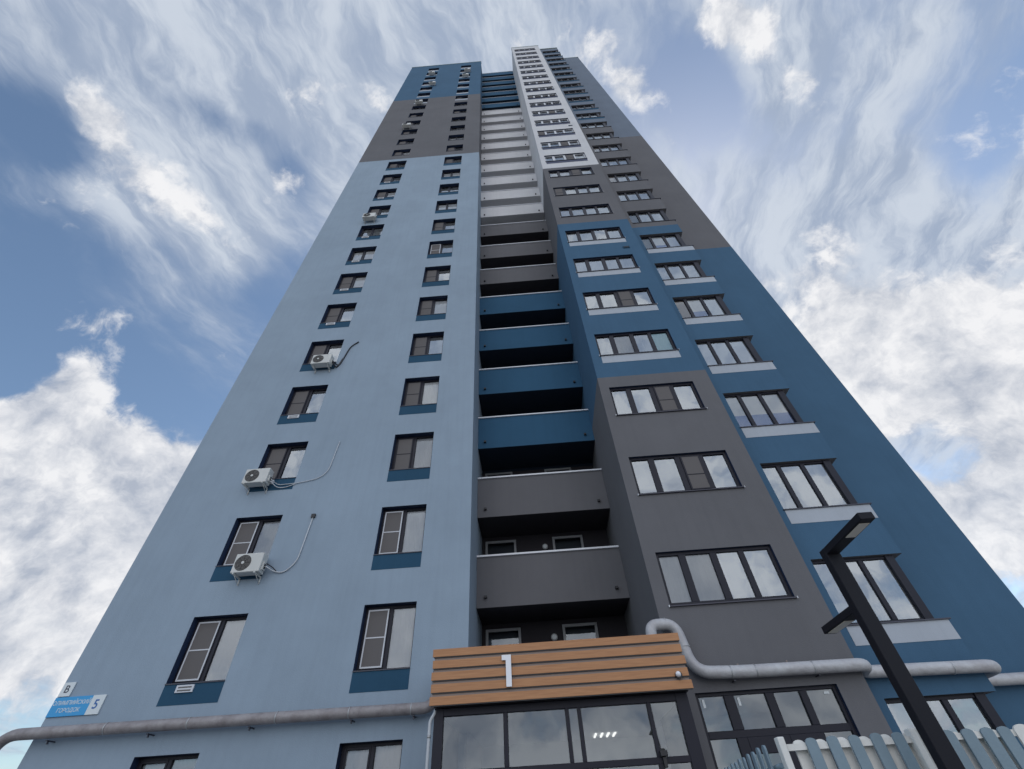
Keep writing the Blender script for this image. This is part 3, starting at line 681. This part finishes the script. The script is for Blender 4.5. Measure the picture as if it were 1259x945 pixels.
# ================================================================ air conditioners
def conditioner():
    r = empty('air_conditioner', (0, 0, 0))
    b = MB(); b.box(-.40, .40, -.28, .0, 0, .54, ACW); b.build('casing', r, bevel=.02)
    g_ = MB(); g_.disc((-.13, -.281, .27), (0, -1, 0), .225, ACD, .006, 28)
    g_.build('fan_grille', r)
    hub = MB()
    for q in (.215, .17, .125, .08):
        ring = [(-.13 + q * math.cos(a * math.pi / 14), -.291, .27 + q * math.sin(a * math.pi / 14)) for a in range(29)]; hub.tube(ring, .004, BLACK, 5)
    for a in range(8): hub.tube([(-.13, -.291, .27), (-.13 + .22 * math.cos(a * math.pi / 4), -.291, .27 + .22 * math.sin(a * math.pi / 4))], .004, BLACK, 5)
    hub.disc((-.13, -.289, .27), (0, -1, 0), .04, ACW, .012); hub.build('fan_guard', r)
    for x in (-.3, .3):
        k = MB(); k.box(x - .018, x + .018, -.30, .10, -.04, -.004, ACW); k.box(x - .014, x + .014, .095, .11, -.2, -.04, ACW)
        k.tube([(x, .10, -.18), (x, -.2, -.04)], .009, ACW, 6); k.build('bracket', r)
    v = MB(); v.box(.40, .44, -.2, -.06, .08, .3, ACW); v.box(.44, .47, -.16, -.12, .12, .16, BLACK); v.box(.44, .47, -.16, -.12, .2, .24, BLACK); v.build('valve_cover', r)
    return r
acs = [(-7.97, 7.06, 'right-hand hose', 'lowest white air conditioner on the light blue wall, pale hose curving up to its right'),
       (-8.81, 10.02, '', 'second lowest white air conditioner, left of its window, long thin pale hose trailing right'),
       (-8.13, 15.72, '', 'third lowest white air conditioner, in front of its window with a black hose curling up'),
       (-8.68, 29.68, '', 'highest of the white air conditioners on the light blue part, no hose showing'),
       (-8.75, 49.75, '', 'white air conditioner standing out left of its window midway up the grey block'),
       (-8.47, 58.5, '', 'white air conditioner just below the edge of the dark blue top block'),
       (-7.73, 67.4, '', 'white air conditioner amid the left windows of the dark blue top block'),
       (-8.3, 73.6, '', 'topmost white air conditioner beside the left windows under the roof'),
       (-3.52, 73.6, '', 'topmost white air conditioner beside the right windows under the roof'),
       (-3.68, 70.4, '', 'second white air conditioner from the roof beside the right windows')]
base = conditioner(); units = []
for i, (x, z, _, lab) in enumerate(acs):
    o = base if i == 0 else dup(base)
    o.location = (x, DL - .12, z); tag(o, lab, 'air conditioner', 'air conditioners on the light wing'); units.append(o)
def hose(u, pts, r, m, rad=.25):
    w = MB(); w.tube(arc([(p[0], p[1], p[2]) for p in pts], rad, 7), r, m, 8); w.build('hose', u, -Vector(u.location))
yw = DL - .03
hose(units[0], [(-7.50, 12.05, 7.25), (-7.35, yw, 7.18), (-7.05, yw, 7.12), (-6.75, yw, 7.42), (-6.66, yw, 8.85)], .017, HOSEW, .5)
hose(units[0], [(-7.50, 12.05, 7.33), (-7.38, yw - .05, 7.28), (-7.25, yw, 7.16)], .014, HOSEB, .1)
w = MB(); w.box(-6.72, -6.60, DL - .06, DL - .002, 8.80, 8.92, BLACK); w.build('hose_plug', units[0], -Vector(units[0].location))
hose(units[1], [(-8.34, 12.05, 10.2), (-8.2, yw, 10.1), (-7.5, yw, 10.12), (-6.62, yw, 10.30), (-6.5, yw, 11.75)], .013, HOSEW, .55)
hose(units[1], [(-8.34, 12.05, 10.13), (-8.2, yw, 10.0), (-7.9, yw, 9.98), (-7.6, yw, 10.1)], .014, HOSEW, .2)
hose(units[2], [(-7.66, 12.05, 15.92), (-7.55, yw, 15.9), (-7.45, yw, 16.0), (-7.25, yw, 17.1), (-6.95, yw, 17.4)], .026, HOSEB, .3)
hose(units[2], [(-7.66, 12.05, 15.84), (-7.6, yw, 15.78), (-7.5, yw, 15.9), (-7.42, yw, 16.3)], .03, HOSEB, .15)
# ================================================================ street lamp
LX_, LY_ = 2.94, 4.5
sl = empty('street_lamp', (LX_, LY_, 0)); tag(sl, 'black square street lamp with two flat arms at different heights', 'street lamp')
SO = -Vector(sl.location)
w = MB(); w.box(LX_ - .068, LX_ + .068, LY_ - .05, LY_ + .05, 0, 3.46, POST); w.box(LX_ - .13, LX_ + .13, LY_ - .13, LY_ + .13, 0, .02, POST); w.build('pole', sl, SO, .008)
def lamp_arm(z, y0, y1, py0, py1):
    w = MB(); w.box(LX_ - .064, LX_ + .064, min(y0, y1), max(y0, y1), z - .045, z + .02, POST); o = w.build('arm', sl, SO, .006)
    l = MB(); l.box(LX_ - .045, LX_ + .045, min(py0, py1), max(py0, py1), z - .05, z - .0455, LENS); l.build('lamp_lens', o)
lamp_arm(3.44, LY_ - .051, LY_ - .74, LY_ - .66, LY_ - .40)
lamp_arm(2.93, LY_ + .051, LY_ + .66, LY_ + .62, LY_ + .26)
# ================================================================ picket fence
DF = 4.8
fe = empty('picket_fence', (3.0, DF, 0)); tag(fe, 'tall picket fence of alternating grey blue and white boards with rounded tops', 'fence')
FO = -Vector(fe.location)
def picket(cx, cy, wd, ztop, m, ang=0.0, th=.018):
    w = MB(); n = 8; prof = [(-wd / 2, 0), (wd / 2, 0)] + [(wd / 2 * math.cos(math.pi * i / n), ztop - wd * .30 + wd * .30 * math.sin(math.pi * i / n)) for i in range(n + 1)]
    ca, sa = math.cos(ang), math.sin(ang)
    def T(x, y, z): return (cx + x * ca - y * sa, cy + x * sa + y * ca, z)
    w.quad([T(x, -th / 2, z) for x, z in prof], m); w.quad([T(x, th / 2, z) for x, z in prof][::-1], m)
    for i in range(len(prof)):
        a, b = prof[i], prof[(i + 1) % len(prof)]; w.quad([T(a[0], -th / 2, a[1]), T(a[0], th / 2, a[1]), T(b[0], th / 2, b[1]), T(b[0], -th / 2, b[1])], m)
    w.build('picket', fe, FO)
def X(rx, D=DF): return rx * D
for i, rx in enumerate([.446, .482, .518, .555, .591]):
    picket(X(rx) - .0, DF - .035, .088, 2.052 + .004 * (i % 2), PICKB)
for i, rx in enumerate([.428, .464, .500, .537, .573, .609]):
    picket(X(rx, DF + .035), DF + .035, .092, 2.05 - .004 * (i % 2), PICKW)
for i, rx in enumerate([.672, .706, .738, .766]):
    picket(X(rx), DF - .035, .115 if i == 0 else .098, 2.045, PICKB)
for i, rx in enumerate([.690, .722, .752]):
    picket(X(rx, DF + .035), DF + .035, .08, 2.035, PICKW)
picket(X(.797), DF - .03, .13, 2.052, PICKW); 
for i, rx in enumerate([.835, .872, .909, .946, .983]): picket(X(rx), DF - .035, .16, 2.045, PICKB)
# receding run
import itertools
p0, p1 = Vector((1.86, DF + .05, 0)), Vector((2.28, 8.4, 0)); run = p1 - p0; an = math.atan2(run.y, run.x); nn = 15
for i in range(nn):
    p = p0 + run * ((i + .8) / nn); picket(p.x - .03, p.y, .10, 2.05 + .006 * (i % 2), PICKB, an)
for (a, b, zr) in ((X(.405), X(.622), 2.0), (X(.405), X(.622), .5), (X(.672), X(1.0), 2.0), (X(.672), X(1.0), .5)):
    w = MB(); w.box(a, b, DF - .024, DF + .024, zr - .02, zr + .022, PICKW); w.build('rail', fe, FO)
w = MB(); w.tube([(p0.x + .03, p0.y + .03, 1.9), (p1.x + .03, p1.y, 1.9)], .02, PICKB, 6); w.build('rail', fe, FO)
for x in (X(.397), X(.618), X(.630)):
    w = MB(); w.box(x - .028, x + .028, DF - .055, DF + .025, 0, 2.07, PICKW); w.build('fence_post', fe, FO, .008)
